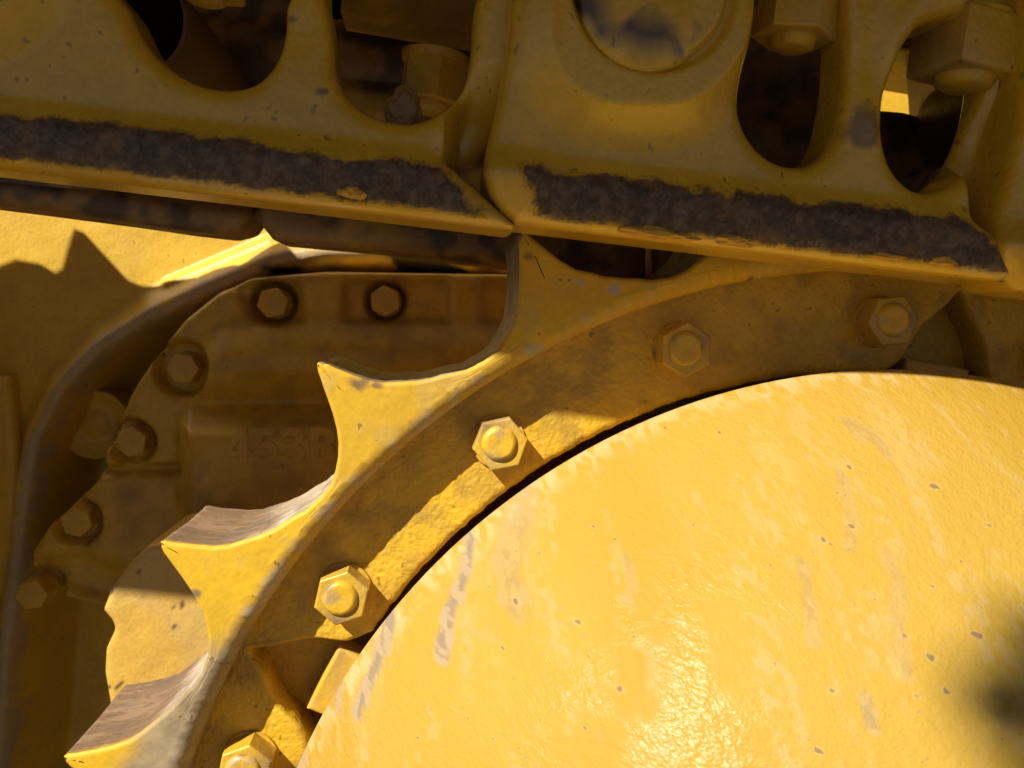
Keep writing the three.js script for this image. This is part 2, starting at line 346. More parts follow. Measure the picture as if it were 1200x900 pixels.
  for (let q = 0; q <= 14; q++) { const z = mix(-0.0016, -THICK + 0.002, q / 14); wr.push(sect((a, r, i) => { const o = out(i, 0.0007 * Math.sin(q / 14 * Math.PI) + 0.0005 * (noise(a * 2.6, q * 0.7, 9) - 0.5) * (q ? 1 : 0)); return [...o, z]; })); }
  const wg = gridGeo(wr), uv = [], len = [0];
  for (let i = 1; i < n; i++) { const p = polar(...line[i - 1]), q = polar(...line[i]); len.push(len[i - 1] + Math.hypot(p[0] - q[0], p[1] - q[1])); }
  const wd = []; { const p = wg.attributes.position; for (let i = 0; i < p.count; i++) wd.push(...wornColour(p.getX(i), p.getY(i), p.getZ(i))); }
  for (let q = 0; q <= 14; q++) for (let i = 0; i < n; i++) uv.push(q / 14 * 1.0, len[i] * 9);
  wg.setAttribute('uv', new THREE.Float32BufferAttribute(uv, 2)); wg.setAttribute('color', new THREE.Float32BufferAttribute(wd, 3));
  mesh('worn_gullet', wg, M.worn, seg, 'bare brown and grey worn tooth flanks');
}
function hexShape(r, turn, n = 6) { const s = new THREE.Shape(); for (let i = 0; i < n; i++) { const a = turn + i * 2 * Math.PI / n; i ? s.lineTo(Math.cos(a) * r, Math.sin(a) * r) : s.moveTo(Math.cos(a) * r, Math.sin(a) * r); } s.closePath(); return s; }
function hexNut(r, height, turn, n = 6) {
  const b = n === 4 ? 0.003 : 0.0012, g = new THREE.ExtrudeGeometry(hexShape(r - b, turn, n), { depth: height - 2 * b, bevelEnabled: true, bevelThickness: b, bevelSize: b, bevelSegments: 4 });
  g.translate(0, 0, -height + b);
  const w = new THREE.CylinderGeometry(r * (n === 4 ? 0.7 : 1), r * (n === 4 ? 0.72 : 1.04), 0.004, 32).rotateX(Math.PI / 2); w.translate(0, 0, -height + 0.001);
  return mergeGeometries([g, w.toNonIndexed()].map((q) => { q.deleteAttribute('uv'); return q; }));
}
const lathe = (pts, n = 40) => new THREE.LatheGeometry(pts.map(([r, z]) => new THREE.Vector2(r, z)), n).rotateX(Math.PI / 2);
const boltTint = (o) => (x, y, z) => { const n = fbm(x * 160 + o, y * 160 - o * 3, z * 160 + 3, 3), m = fbm(x * 70 - o * 5, y * 70 + o, z * 70, 2); return mix3(mix3(yellow(x + o, y, z), DUST_AND_SHEEN, (0.3 + 0.4 * Math.abs(Math.sin(o * 7))) * smooth(0.5, 0.72, n)), [0.25, 0.16, 0.08], 0.8 * smooth(0.66, 0.74, m)); }, boltColour = boltTint(0.4);
{
  const ZN = -0.010, spots = { 37: [400, 702], 55: [587, 521], 73: [805, 410], 91: [1048, 376] }, turns = { 37: 0.3, 55: 0.18, 73: 0.5, 91: 0.1, 19: 0.32 };
  for (let k = 0; k < 20; k++) {
    const a = 19 + 18 * k, q = spots[a] ? P(...spots[a], ZN) : null, xy = q ? [q[0] - SC[0], q[1] - SC[1]] : polar(a, 0.3472);
    const b = mesh('hex_nut', dress(hexNut(0.0144, 0.017, turns[a] ?? rnd()), boltTint(k * 0.73)), M.bolt, sprocket);
    b.position.set(xy[0], xy[1], ZN);
    b.rotation.set((rnd() - 0.5) * 0.05, (rnd() - 0.5) * 0.05, 0);
    const st = mesh('stud_end', dress(lathe([[0.0001, 0.0026], [0.003, 0.0028], [0.0062, 0.0031], [0.0076, 0.0028], [0.0088, 0.0016], [0.0092, 0.0004], [0.0094, -0.002]]), boltTint(k * 1.31 + 2)), M.bolt, b);
    st.position.set(-0.0008, 0.0006, -0.0004);
  }
}
{ // hub carrier seen in the notches between the segments
  const pts = []; const hub = lathe([[0.05, -0.1], [0.325, -0.1], [0.327, -0.05], [0.329, -0.048], [0.373, -0.048], [0.3742, -0.05], [0.3742, -0.12], [0.05, -0.12]], 180);
  mesh('hub_carrier', dress(hub, (x, y, z) => mix3(yellow(x, y, z), BRN, 0.6 * fbm(x * 40, y * 40, 2, 3))), M.flange, sprocket);
  for (const j of JOINTS) {
    const s = new THREE.Shape();
    for (let a = -3.1; a <= 3.11; a += 0.62) { const p = polar(j + a, 0.3268); a < -3 ? s.moveTo(...p) : s.lineTo(...p); }
    for (let a = 3.1; a >= -3.11; a -= 0.62) s.lineTo(...polar(j + a, 0.316));
    const g = new THREE.ExtrudeGeometry(s, { depth: 0.012, bevelEnabled: true, bevelThickness: 0.003, bevelSize: 0.002, bevelSegments: 4 });
    g.translate(0, 0, -0.048);
    mesh('hub_lip', dress(g, boltColour), M.bolt, sprocket);
  }
  mesh('axle_barrel', dress(lathe([[0.302, 0.0], [0.302, -0.16], [0.24, -0.16], [0.24, -0.9]], 120), yellow), M.back, sprocket);
}
// the domed hub cover
const RS = 0.358, RD = 0.3235, ZD = 0.012, domeZ = (r) => ZD + Math.sqrt(RS * RS - r * r) - Math.sqrt(RS * RS - RD * RD);
function onDome(px, py) { let z = 0.05; for (let i = 0; i < 40; i++) { const p = P(px, py, z), r = Math.min(RD, Math.hypot(p[0] - SC[0], p[1] - SC[1])); z = mix(z, domeZ(r), 0.6); } const p = P(px, py, z); return [p[0] - SC[0], p[1] - SC[1]]; }
{
  const prof = [[0.302, -0.034], [0.312, -0.032], [0.3135, 0.0], [0.3195, 0.0075], [0.3233, 0.0105], [0.32345, 0.0118]];
  for (let i = 0; i <= 70; i++) { const r = RD * Math.cos(i / 70 * Math.PI / 2) - 0.0006; prof.push([Math.max(r, 0.0001), domeZ(Math.max(r, 0))]); }
  const g = lathe(prof, 240);
  const scuffs = [[[[552, 628], [548, 660], [540, 690], [528, 715], [518, 765]], 0.0042, 1], [[[458, 722], [450, 750], [438, 785], [418, 836]], 0.0042, 1], [[[612, 575], [602, 620], [592, 668], [600, 700]], 0.0075, 0.45], [[[398, 785], [397, 830]], 0.0022, 0.8], [[[345, 880], [330, 910]], 0.008, 0.9],
    [[[735, 655], [742, 690], [735, 705]], 0.002, 0.3], [[[1000, 500], [1030, 515], [1040, 530]], 0.004, 0.35], [[[985, 560], [1000, 610], [995, 640]], 0.003, 0.3], [[[1040, 650], [1055, 690], [1050, 730], [1063, 790]], 0.003, 0.3], [[[940, 660], [950, 710], [953, 750]], 0.003, 0.35], [[[1015, 820], [1022, 850]], 0.0025, 0.55]]
    .map(([l, w, k]) => [l.map(([a, b]) => onDome(a, b)), w, k]);
  const chips = [];
  for (const [a, b, r] of [[740, 545, 2], [695, 617, 2], [632, 648, 1.6], [604, 705, 4], [675, 728, 4], [724, 806, 5], [743, 746, 2], [975, 810, 4], [1093, 687, 3], [1145, 744, 5], [1110, 810, 4], [996, 616, 3], [964, 632, 3], [1158, 615, 3], [1095, 570, 5], [995, 547, 4], [685, 853, 2], [590, 760, 2], [960, 880, 4], [1090, 770, 4], [1060, 745, 3]]) chips.push([...onDome(a, b), r * 0.0002]);
  for (let i = 0; i < 150; i++) { const a = onDome(380 + rnd() * 820, 450 + rnd() * 450); if (Math.hypot(...a) < RD) chips.push([...a, 0.00016 + 0.0003 * rnd() * rnd()]); }
  const W = 2048, span = 0.66, grid = new Map();
  for (const c of chips) { for (let i = -1; i <= 1; i++) for (let j = -1; j <= 1; j++) { const k = `${Math.floor(c[0] / 0.01) + i},${Math.floor(c[1] / 0.01) + j}`; if (!grid.has(k)) grid.set(k, []); grid.get(k).push(c); } }
  const vis = [onDome(335, 900), onDome(1200, 900)], xr = [-0.26, 0.12];
  const rough = new Uint8Array(W * W * 4).fill(128);
  const map = tex(W, W, (u, v) => {
    const x = (u - 0.5) * span, y = (v - 0.5) * span;
    if (x < -0.33 || x > 0.15 || y < -0.12) return YEL;       // far side of the cover: never rubbed
    const a = fbm(x * 14, y * 9, 5, 3), b = fbm(x * 52 + y * 4, y * 20 - x * 3, 8, 4), c = fbm(x * 300, y * 300, 2, 2), e = fbm(x * 130, y * 34, 31, 3);
    let q = mix3([0.465, 0.292, 0.046], [0.44, 0.270, 0.035], smooth(0.35, 0.65, a));
    q = mix3(q, [0.51, 0.36, 0.14], 0.42 * smooth(0.48, 0.8, b) * smooth(0.3, 0.75, c + 0.35 * noise(x * 1100, y * 1100)));              // chalky film
    q = mix3(q, [0.48, 0.35, 0.16], 0.4 * smooth(0.52, 0.75, e) * smooth(0.35, 0.7, c));     // thin runs of dried dust
    const r = Math.hypot(x, y);
    q = mix3(q, [0.60, 0.47, 0.25], 0.5 * smooth(RD - 0.010, RD - 0.001, r + 0.010 * (b - 0.5)) * smooth(0.3, 0.7, c));
    for (const [l, w, k] of scuffs) {
      const d = sdLine(l, x, y); if (d > w * 2.5) continue;
      const m = smooth(1.15, 0.45, d / w + 1.3 * (b - 0.5) + 0.9 * (c - 0.5)) * k;
      q = mix3(q, mix3([0.40, 0.30, 0.18], [0.27, 0.205, 0.145], smooth(0.4, 0.6, c)), m * 0.9);
    }
    const sc = noise(x * 26 + y * 700, y * 12 - x * 40, 3), sb = noise(x * 9, y * 9, 12);            // fine scratches
    q = mix3(q, [0.42, 0.30, 0.14], 0.35 * smooth(0.90, 0.95, sc) * smooth(0.5, 0.7, sb));
    const near = grid.get(`${Math.floor(x / 0.01)},${Math.floor(y / 0.01)}`);
    if (near) for (const [cx, cy, cr] of near) {
      const d = Math.hypot((x - cx) * 0.8 + (y - cy) * 0.3, (y - cy) * 1.3) / cr + 2.6 * (c - 0.5) + 1.6 * (noise(x * 900, y * 900) - 0.5);
      if (d < 2.6) { q = mix3(q, [0.52, 0.38, 0.18], 0.3 * smooth(2.6, 1.2, d)); q = mix3(q, [0.20, 0.135, 0.075], 0.85 * smooth(1.1, 0.5, d)); }
    }
    return q;
  }, true, [1, 1], false);
  const p = g.attributes.position, uv = new Float32Array(p.count * 2);
  for (let i = 0; i < p.count; i++) { uv[i * 2] = p.getX(i) / span + 0.5; uv[i * 2 + 1] = p.getY(i) / span + 0.5; }
  g.setAttribute('uv', new THREE.BufferAttribute(uv, 2));
  const bump = peelBump.clone(); bump.repeat.set(span / 0.056, span / 0.045); bump.needsUpdate = true;
  mesh('hub_cover', g, new THREE.MeshPhysicalMaterial({ map, bumpMap: bump, bumpScale: 0.00045, roughness: 0.6, roughnessMap: roughTex, specularIntensity: 0.2 }), sprocket, 'smooth domed sunlit hub cover with grey scuffs and chips');
}

// ---------------------------------------------------------------- track: links, shoes, nuts
const ZL = 0.047;                                            // the drawing plane of the outer links
const STEP = [0.2135, -0.0270, 0];                           // from one section to the next
const rubOf = (q, ends, x, y, z) => {                          // strip that the roller flanges rub bare
  const n = fbm(x * 120, y * 160, z * 60, 4), big = fbm(x * 22, y * 50, 5, 3);
  return smooth(8, 15, q + 7 * (n - 0.5)) * smooth(68, 56, q + 20 * (n - 0.5) + 26 * (big - 0.5)) * smooth(6, -8, ends + 26 * (n - 0.5));
};
const rustBand = (q, ends, x, y, z, c) => {
  const n = fbm(x * 90, y * 90, z * 40, 4), n2 = fbm(x * 330, y * 330, z * 330, 3), big = fbm(x * 18, y * 60, 5, 3);
  const lip = smooth(4, 8, q) * smooth(14, 9, q + 6 * (n - 0.5)) * smooth(0.48, 0.6, big);
  c = mix3(c, [0.62, 0.5, 0.3], 0.45 * lip * smooth(3, -3, ends));
  const m = smooth(0.3, 0.7, rubOf(q, ends, x, y, z) + 0.9 * (n2 - 0.5));
  return mix3(c, mix3(mix3([0.115, 0.076, 0.048], [0.20, 0.14, 0.092], smooth(0.4, 0.68, n2)), [0.26, 0.14, 0.055], 0.6 * smooth(0.54, 0.7, n)), m);
};
const chipsOf = (x, y, z, c) => { const n = fbm(x * 130, y * 130, z * 130 + 50, 3), b = fbm(x * 20, y * 20, 77, 2); return mix3(c, mix3(RUST_AND_SHADE, BRN, n), smooth(0.78, 0.82, n + 0.22 * (b - 0.5)) * 0.9); };
const W_A = [[112, -70], [140, 0], [160, 40], [188, 70], [224, 91], [262, 98], [294, 91], [317, 68], [328, 36], [330, 0], [331, -70]];
const W_B = [[388, -70], [388, 40], [394, 88], [420, 121], [456, 136], [490, 137], [520, 121], [543, 92], [553, 50], [556, 0], [557, -70]];
const W_C = [[880, -70], [880, 30], [872, 78], [872, 118], [884, 155], [908, 181], [938, 191], [965, 185], [985, 160], [998, 110], [1003, 60], [1003, 10], [995, -50], [940, -85]];
const W_D = [[1060, 72], [1048, 108], [1045, 150], [1052, 185], [1068, 209], [1090, 221], [1123, 214], [1156, 182], [1180, 125], [1188, 65], [1178, 28], [1140, 13], [1100, 17], [1076, 40]];
function outerLink(pts, wins, hpx, colour, hints, base) {
  const o = poly(pts, ZL), ws = wins.map((w) => rounded(poly(w, ZL), 4));
  const xs = o.map((q) => q[0]), ys = o.map((q) => q[1]);
  const mask = (x, y) => { let m = sdPoly(o, x, y) ; for (const w of ws) m = smax(m, -sdPoly(w, x, y), 0.003); return m; };
  const g = relief({ box: [Math.min(...xs) - 0.006, Math.max(...xs) + 0.006, Math.min(...ys) - 0.006, Math.max(...ys) + 0.006], z: [-0.006, 0.078], cell: 0.0014, mask, h: (x, y) => hpx(...plan(x, y, ZL)), zb: 0.010, k: 0.011, kb: 0.004 });
  const d = dress(g, (x, y, z) => chipsOf(x, y, z, colour(...plan(x, y, ZL), x, y, z)));
  return split(d, (x, y, z) => z > 0.03 && rubOf(...hints(...plan(x, y, ZL)), x, y, z) > 0.02).map((o) => o.translate(-base[0], -base[1], -base[2]));
}
const BOSS2 = rounded([[638, -90], [638, 0], [642, 62], [657, 100], [692, 124], [740, 131], [790, 128], [822, 112], [850, 80], [868, 40], [872, -90]], 4);
const rb2 = (px) => 262 + (px - 604) * 0.1208, rb1 = (px) => 197 + px * 0.1205;
const end2 = (px, py) => (px - 1120) * 0.703 - (py - 238) * 0.711, end1 = (px, py) => (px - 497) * 0.686 - (py - 166) * 0.7275;
function h2(px, py) {
  const q = rb2(px) - py; let h = 0.0445;
  h += 0.0075 * (1 - smooth(48, 92, q));
  const b = sdPoly(BOSS2, px, py); h += 0.015 * (b < 0 ? 1 : Math.pow(Math.max(0, 1 - b / 48), 1.5));
  const r = Math.hypot(px - 760, (py - 2)); h -= 0.004 * smooth(9, 3, Math.abs(r - 86));
  h += 0.0085 * smooth(668, 596, px) * smooth(268, 200, py);
  h -= mix(0.010, 0.024, smooth(60, 170, py)) * smooth(0, 26, Math.min(end2(px, py), px - 1138));
  h -= 0.006 * smooth(30, 0, Math.abs(px - 1026)) * smooth(150, 60, py) * 0.6;
  return h;
}
function h1(px, py) {
  const q = rb1(px) - py; let h = 0.0445;
  h += 0.0075 * (1 - smooth(48, 92, q));
  const b = Math.hypot(px + 30, py + 45) - 78; h += 0.010 * (b < 0 ? 1 : Math.pow(Math.max(0, 1 - b / 46), 1.7));
  h -= mix(0.006, 0.025, smooth(60, 150, py)) * smooth(0, mix(44, 22, smooth(90, 160, py)), Math.min(end1(px, py), px - 518));
  h -= 0.006 * smooth(34, 0, Math.abs(px - 358)) * smooth(110, 20, py) * 0.6;
  return h;
}
const stain2 = [[678, 12], [720, 30], [752, 42], [785, 48]];
const k2 = (px, py) => [rb2(px) - py, Math.max(end2(px, py) + 10, 603 + smooth(190, 250, py) * 26 - px)], k1 = (px, py) => [rb1(px) - py, end1(px, py) + 14];
const c2 = (px, py, x, y, z) => { let c = rustBand(...k2(px, py), x, y, z, yellow(x, y, z));
  const n = fbm(x * 120, y * 120, 6, 4), d = sdLine(stain2, px, py); c = mix3(c, mix3(RUST_AND_SHADE, [0.03, 0.02, 0.015], n), 0.95 * smooth(26, 8, d + 34 * (n - 0.5)));
  return mix3(c, RUST_AND_SHADE, smooth(30, 12, Math.hypot(px - 1018, py - 148) + 40 * (n - 0.5)) * 0.7); };
const c1 = (px, py, x, y, z) => rustBand(...k1(px, py), x, y, z, yellow(x, y, z));
const L2 = [[604, 262], [750, 279.6], [900, 297.8], [1050, 316], [1200, 334], [1212, 330], [1199, 311], [1168, 276], [1150, 258], [1185, 230], [1220, 150], [1228, 60], [1228, -62], [592, -138], [597, 0], [592, 60], [583, 120], [570, 175], [566, 205], [573, 229], [587, 249]];
const L1 = [[-95, 185.5], [0, 197], [300, 233], [600, 269.5], [607, 265], [585, 244], [550, 213], [522, 187], [560, 180], [600, 130], [622, 60], [628, -132], [-95, -218]];
// seen below and behind: the inner row of links
const ZI = -0.115;
const I_A = [[-330, 192], [-120, 225], [0, 240], [130, 257], [205, 268], [258, 274], [282, 268], [292, 254], [296, 236], [300, 140], [300, -90], [-330, -180]];
const I_B = [[303, 262], [318, 281], [450, 293], [600, 312], [660, 340], [740, 346], [760, 342], [760, -20], [318, -80], [304, 20], [302, 150], [300, 240]];
const I_C = [[768, 320], [785, 342], [900, 346], [1100, 343], [1300, 355], [1300, -10], [768, -70]];
function innerLink(pts, hole, base, key) {
  const o = poly(pts, ZI), w = hole && poly(hole, ZI), xs = o.map((q) => q[0]), ys = o.map((q) => q[1]);
  const yb = Math.min(...ys);
  const g = relief({ box: [Math.min(...xs) - 0.006, Math.max(...xs) + 0.006, yb - 0.006, Math.max(...ys) + 0.006], z: [-0.172, -0.1], cell: 0.0028, mask: (x, y) => w ? smax(sdPoly(o, x, y), -sdPoly(w, x, y), 0.004) : sdPoly(o, x, y),
    h: (x, y) => { const [px, py] = plan(x, y, ZI), q = (key ? 268 + (px - 303) * 0.085 : 238 + px * 0.132) - py; return -0.113 - 0.010 * smooth(22, 50, q) + 0.006 * smooth(120, 150, q) - 0.004 * smooth(170, 190, q); }, zb: -0.165, k: 0.012 });
  return dress(g, (x, y, z) => { const n = fbm(x * 70, y * 70, z * 70, 4); return mix3(yellow(x, y, z), mix3([0.30, 0.17, 0.06], RUST_AND_SHADE, smooth(0.4, 0.65, n)), smooth(0.15, 0.4, fbm(x * 25, y * 25, z * 25 + 3, 4))); }, base);
}
// shoe: a plate with one grouser, its section along the chain swept across the machine
const SLOPE = Math.atan2(STEP[1], STEP[0]), ZS = [-0.2225, 0.2225];
function shoeGeo(u0, v0, base) {
  const s = new THREE.Shape([[-0.098, 0], [0.112, 0], [0.114, 0.008], [0.108, 0.013], [0.036, 0.013], [0.022, 0.017], [-0.024, 0.058], [-0.032, 0.060], [-0.040, 0.020], [-0.047, 0.014], [-0.062, 0.021], [-0.086, 0.0225], [-0.1, 0.014], [-0.103, 0.006]].map(([a, b]) => new THREE.Vector2(a, b)));
  const g = new THREE.ExtrudeGeometry(s, { depth: ZS[1] - ZS[0] - 0.004, bevelEnabled: true, bevelThickness: 0.002, bevelSize: 0.0015, bevelSegments: 2 });
  g.translate(0, 0, ZS[0] + 0.002); g.rotateZ(SLOPE); g.translate(u0, v0, 0);
  return dress(g, (x, y, z) => { const n = fbm(x * 40, y * 40, z * 40, 4); return mix3(yellow(x, y, z), mix3(RUST_AND_SHADE, DUST_AND_SHEEN, n), 0.7 * smooth(0.4, 0.6, n)); }, base);
}
const LINK_H = 0.182;
function vNut(px, py, z, r, base, height, tilt = 0, n = 6) {         // a shoe nut: its axis stands across the chain
  const p = P(px, py, z), g = hexNut(r, height, 0.35 + tilt, n).rotateX(Math.PI / 2).rotateZ(SLOPE); g.translate(...p);
  const st = lathe([[0.0001, 0.0055], [r * 0.36, 0.0053], [r * 0.5, 0.0038], [r * 0.56, 0], [r * 0.56, -0.01]], 28).rotateX(Math.PI / 2).rotateZ(SLOPE); st.translate(...p);
  const col = boltColour;
  return [dress(g, col, base), dress(st, col, base)];
}
function section(base, label, { link, inner, shoe, nuts, bush, pin }) {
  const t = thing('track_section', label, 'track section', base, 'linked sections of the crawler track');
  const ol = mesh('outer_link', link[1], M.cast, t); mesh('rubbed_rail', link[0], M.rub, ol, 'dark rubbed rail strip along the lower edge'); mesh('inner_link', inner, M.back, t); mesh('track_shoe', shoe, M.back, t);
  for (const [a, b] of nuts) { const n = mesh('shoe_nut', a, M.bolt, t); mesh('bolt_end', b, M.bolt, n); }
  if (bush) mesh('bushing', bush, M.back, t);
  if (pin) mesh('track_pin', pin, M.cast, t);
  return t;
}
const bushing = (px, py, base, r = 0.027) => { const p = P(px, py, 0), g = lathe([[r - 0.002, 0.01], [r, 0.008], [r, -0.11], [r - 0.004, -0.112]], 48); g.translate(p[0], p[1], 0); return dress(g, (x, y, z) => mix3(BRN, RUST_AND_SHADE, fbm(x * 50, y * 50, z * 50, 3)), base); };
const baseOf = (px, py) => P(px, py, 0.0);
const b2 = baseOf(760, 262), b1 = baseOf(260, 215);
const pinGeo = () => { const p = P(760, 2, 0.0585), R = 0.0292, g = lathe([[0.0001, 0.0030], [R * 0.5, 0.0024], [R * 0.85, 0.0008], [R * 0.96, -0.0012], [R, -0.004], [R, -0.03]], 72); g.rotateX(-0.06).rotateY(0.05); g.translate(...p); return dress(g, (x, y, z) => { const [a, b] = plan(x, y, z); return chipsOf(x, y, z, c2(a, b, x, y, z)); }, b2); };
const linkTop2 = (() => { const p = P(885, 262 + 281 * 0.1208, ZL); return [p[0] - 0.052, p[1] + LINK_H + 0.003]; })();
const sec2 = section(b2, 'yellow track section in the middle with a round pin boss above its dark rubbed rail', {
  link: outerLink(L2, [W_C, W_D], h2, c2, k2, b2),
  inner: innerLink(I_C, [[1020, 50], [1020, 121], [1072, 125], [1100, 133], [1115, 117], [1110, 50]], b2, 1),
  shoe: shoeGeo(linkTop2[0], linkTop2[1], b2),
  nuts: [vNut(929, 46, 0.022, 0.0195, b2, 0.03), vNut(1130, 92, 0.026, 0.0245, b2, 0.027, 0.3, 4)],
  bush: bushing(760, 2, b2), pin: pinGeo(),
});
const linkTop1 = [linkTop2[0] - STEP[0], linkTop2[1] - STEP[1]];
const sec1 = section(b1, 'yellow track section at the left with two arched openings above its dark rubbed rail', {
  link: outerLink(L1, [W_A, W_B], h1, c1, k1, b1),
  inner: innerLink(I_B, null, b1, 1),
  shoe: shoeGeo(linkTop1[0], linkTop1[1], b1),
  nuts: [vNut(505, 122, -0.045, 0.018, b1, 0.024), vNut(240, -10, 0.01, 0.0195, b1, 0.03)],
  bush: bushing(158, 30, b1),
});
{ // lug under the shoe, seen through the right-hand opening of the left link
  const a = P(405, 21, -0.065), c = P(566, 34, -0.065), g = new THREE.BoxGeometry(c[0] - a[0], 0.05, 0.03, 10, 6, 4);
  g.rotateZ(SLOPE); g.translate((a[0] + c[0]) / 2, (a[1] + c[1]) / 2 + 0.025, -0.08);
  mesh('shoe_lug', dress(g, (x, y, z) => mix3(yellow(x, y, z), [0.3, 0.17, 0.06], 0.7 * smooth(0.35, 0.6, fbm(x * 60, y * 60, z * 60, 4))), b1), M.back, sec1);
}
function copySection(src, n, label) {
  const c = src.clone(); c.name = numbered('track_section'); c.userData = { ...src.userData, label };
  c.position.x += STEP[0] * n + (n > 0 ? 0.02 : -0.03); c.position.y += STEP[1] * n; scene.add(c);
  c.children.find((q) => q.name === 'track_shoe').position.x = n < 0 ? 0.03 : -0.02;
  return c;
}
copySection(sec2, 1, 'track section at the right edge, only its rounded link end showing');
copySection(sec2, 2, 'track section beyond the right edge of the view');
copySection(sec2, -2, 'track section beyond the left edge, next to the one with two arched openings');
copySection(sec2, -3, 'track section second beyond the left edge of the view');
copySection(sec2, -4, 'track section third beyond the left edge of the view');
copySection(sec2, -5, 'track section fourth beyond the left edge of the view');
{ // inner link of the section left of it, seen below the rail at the left
  const t = scene.getObjectByName('track_section_003');
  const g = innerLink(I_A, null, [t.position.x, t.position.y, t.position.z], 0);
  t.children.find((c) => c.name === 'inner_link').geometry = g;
}
// crumbs of soil stuck on the rail edges
function clod(px, py, z, w, hgt, parent, col = [0.76, 0.40, 0.03]) {
  const g = new THREE.IcosahedronGeometry(1, 12), p = g.attributes.position, c = P(px, py, z);
  for (let i = 0; i < p.count; i++) { const x = p.getX(i), y = p.getY(i), q = p.getZ(i), k = 0.6 + 0.8 * fbm(x * 1.7 + px, y * 1.7, q * 1.7, 2); p.setXYZ(i, x * k * w, y * k * hgt, q * k * 0.0035); }
  g.rotateZ(SLOPE); g.translate(...c); g.computeVertexNormals();
  mesh('soil_crumb', dress(g, (x, y, q) => mix3(col, BRN, 0.4 * fbm(x * 300, y * 300, q * 300, 2)), parent.position.toArray()), M.back, parent);
}
clod(768, 273, 0.049, 0.0175, 0.0026, sec2); clod(862, 282, 0.049, 0.0105, 0.0026, sec2); clod(1040, 300, 0.0485, 0.012, 0.0018, sec2); clod(1106, 307, 0.049, 0.0085, 0.003, sec2);
clod(412, 226, 0.050, 0.006, 0.0025, sec1); clod(472, 130, 0.022, 0.0075, 0.010, sec1, [0.26, 0.15, 0.05]);

// ---------------------------------------------------------------- behind: side frame and final drive case
const ZF = -0.45;
const LIP = [[8, 760], [22, 650], [30, 580], [44, 510], [74, 452], [118, 408], [178, 370], [255, 335], [320, 307], [380, 296], [450, 295], [520, 300], [640, 312], [800, 330]].map((q) => { const p = P(...q, ZF + 0.03); return [p[0], p[1]]; });
const BEAD = [[196, 333], [250, 310], [318, 281], [350, 268]].map((q) => { const p = P(...q, ZF); return [p[0], p[1]]; });
{
  const frame = thing('side_frame', 'yellow side frame plate behind the sprocket, sunlit above its rounded recess lip', 'machine frame', [0, 0.95, ZF]);
  const base = [0, 0.95, ZF], area = [-0.62, 0.26, 0.95 - 0.5, 0.95 + 0.2];
  const inside = [...LIP, ...[[800, 1000], [8, 1000]].map((q) => { const p = P(...q, ZF); return [p[0], p[1]]; })];
  const g = relief({ box: area, z: [-0.60, -0.39], cell: 0.0034, mask: (x, y) => Math.max(area[0] + 0.008 - x, x - area[1] + 0.008, area[2] + 0.008 - y, y - area[3] + 0.008),
    h: (x, y) => {
      const d = sdPoly(inside, x, y), n = 0.0016 * (fbm(x * 40, y * 40, 3, 3) - 0.5);
      let h = d > 0 ? ZF + 0.034 * Math.pow(smooth(0.036, 0.004, d), 1.6) : ZF + 0.034 - 0.10 * smooth(0.002, 0.03, -d);
      h += 0.006 * smooth(0.006, 0.0012, sdLine(BEAD, x, y));
      return h + n;
    }, zb: -0.59, k: 0.01 });
  const holes = [[[468, 307], [505, 312], [538, 316]], [[300, 312], [350, 318], [430, 322]]].map((l) => l.map((q) => { const p = P(...q, ZF + 0.03); return [p[0], p[1]]; }));
  mesh('recess_plate', dress(g, (x, y, z) => {
    const n = fbm(x * 60, y * 60, z * 60, 4), d = sdPoly(inside, x, y);
    let c = yellow(x, y, z);
    c = mix3(c, mix3([0.36, 0.3, 0.24], DUST_AND_SHEEN, n), 0.75 * smooth(0.014, 0.004, Math.abs(d) + 0.02 * (n - 0.5)));  // grey along the lip: its sheen is put into the colour
    const q = Math.min(sdLine(holes[0], x, y), sdLine(holes[1], x, y) + 0.006);
    return mix3(c, GREASE, smooth(0.013, 0.005, q + 0.016 * (n - 0.5)));
  }, base), M.back, frame, 'frame plate with a rounded lip round the recess');
  const box = (x0, x1, y0, y1, z0, z1) => { const b = new THREE.BoxGeometry(x1 - x0, y1 - y0, z1 - z0, 12, 12, 1); b.translate((x0 + x1) / 2, (y0 + y1) / 2, (z0 + z1) / 2); return b; };
  const Y = 0.95, plates = [box(-2.2, area[0] + 0.009, Y - 0.6, Y + 0.9, -0.59, ZF - 0.0006), box(area[1] - 0.009, 2.2, Y - 0.6, Y + 0.9, -0.59, ZF - 0.0006), box(area[0] + 0.0095, area[1] - 0.0095, Y + 0.19, Y + 0.9, -0.59, ZF - 0.0006)];
  mesh('outer_plate', mergeGeometries(plates.map((b) => dress(b, yellow, base))), M.back, frame);
  mesh('inner_wall', dress(box(-2.2, 2.2, Y - 0.9, Y + 0.9, -0.95, -0.93), yellow, base), M.back, frame);
  // the hanging plate at the left edge
  const hp = poly([[-160, 440], [14, 440], [22, 500], [25, 560], [25, 640], [17, 690], [8, 698], [-60, 690], [-160, 640]], -0.44);
  const hg = new THREE.ExtrudeGeometry(new THREE.Shape(hp.map((q) => new THREE.Vector2(...q))), { depth: 0.012, bevelEnabled: true, bevelThickness: 0.008, bevelSize: 0.008, bevelOffset: -0.008, bevelSegments: 5 }); hg.translate(0, 0, -0.452);
  mesh('hanging_plate', dress(hg, (x, y, z) => yellow(x, y, z), base), M.back, frame);
}
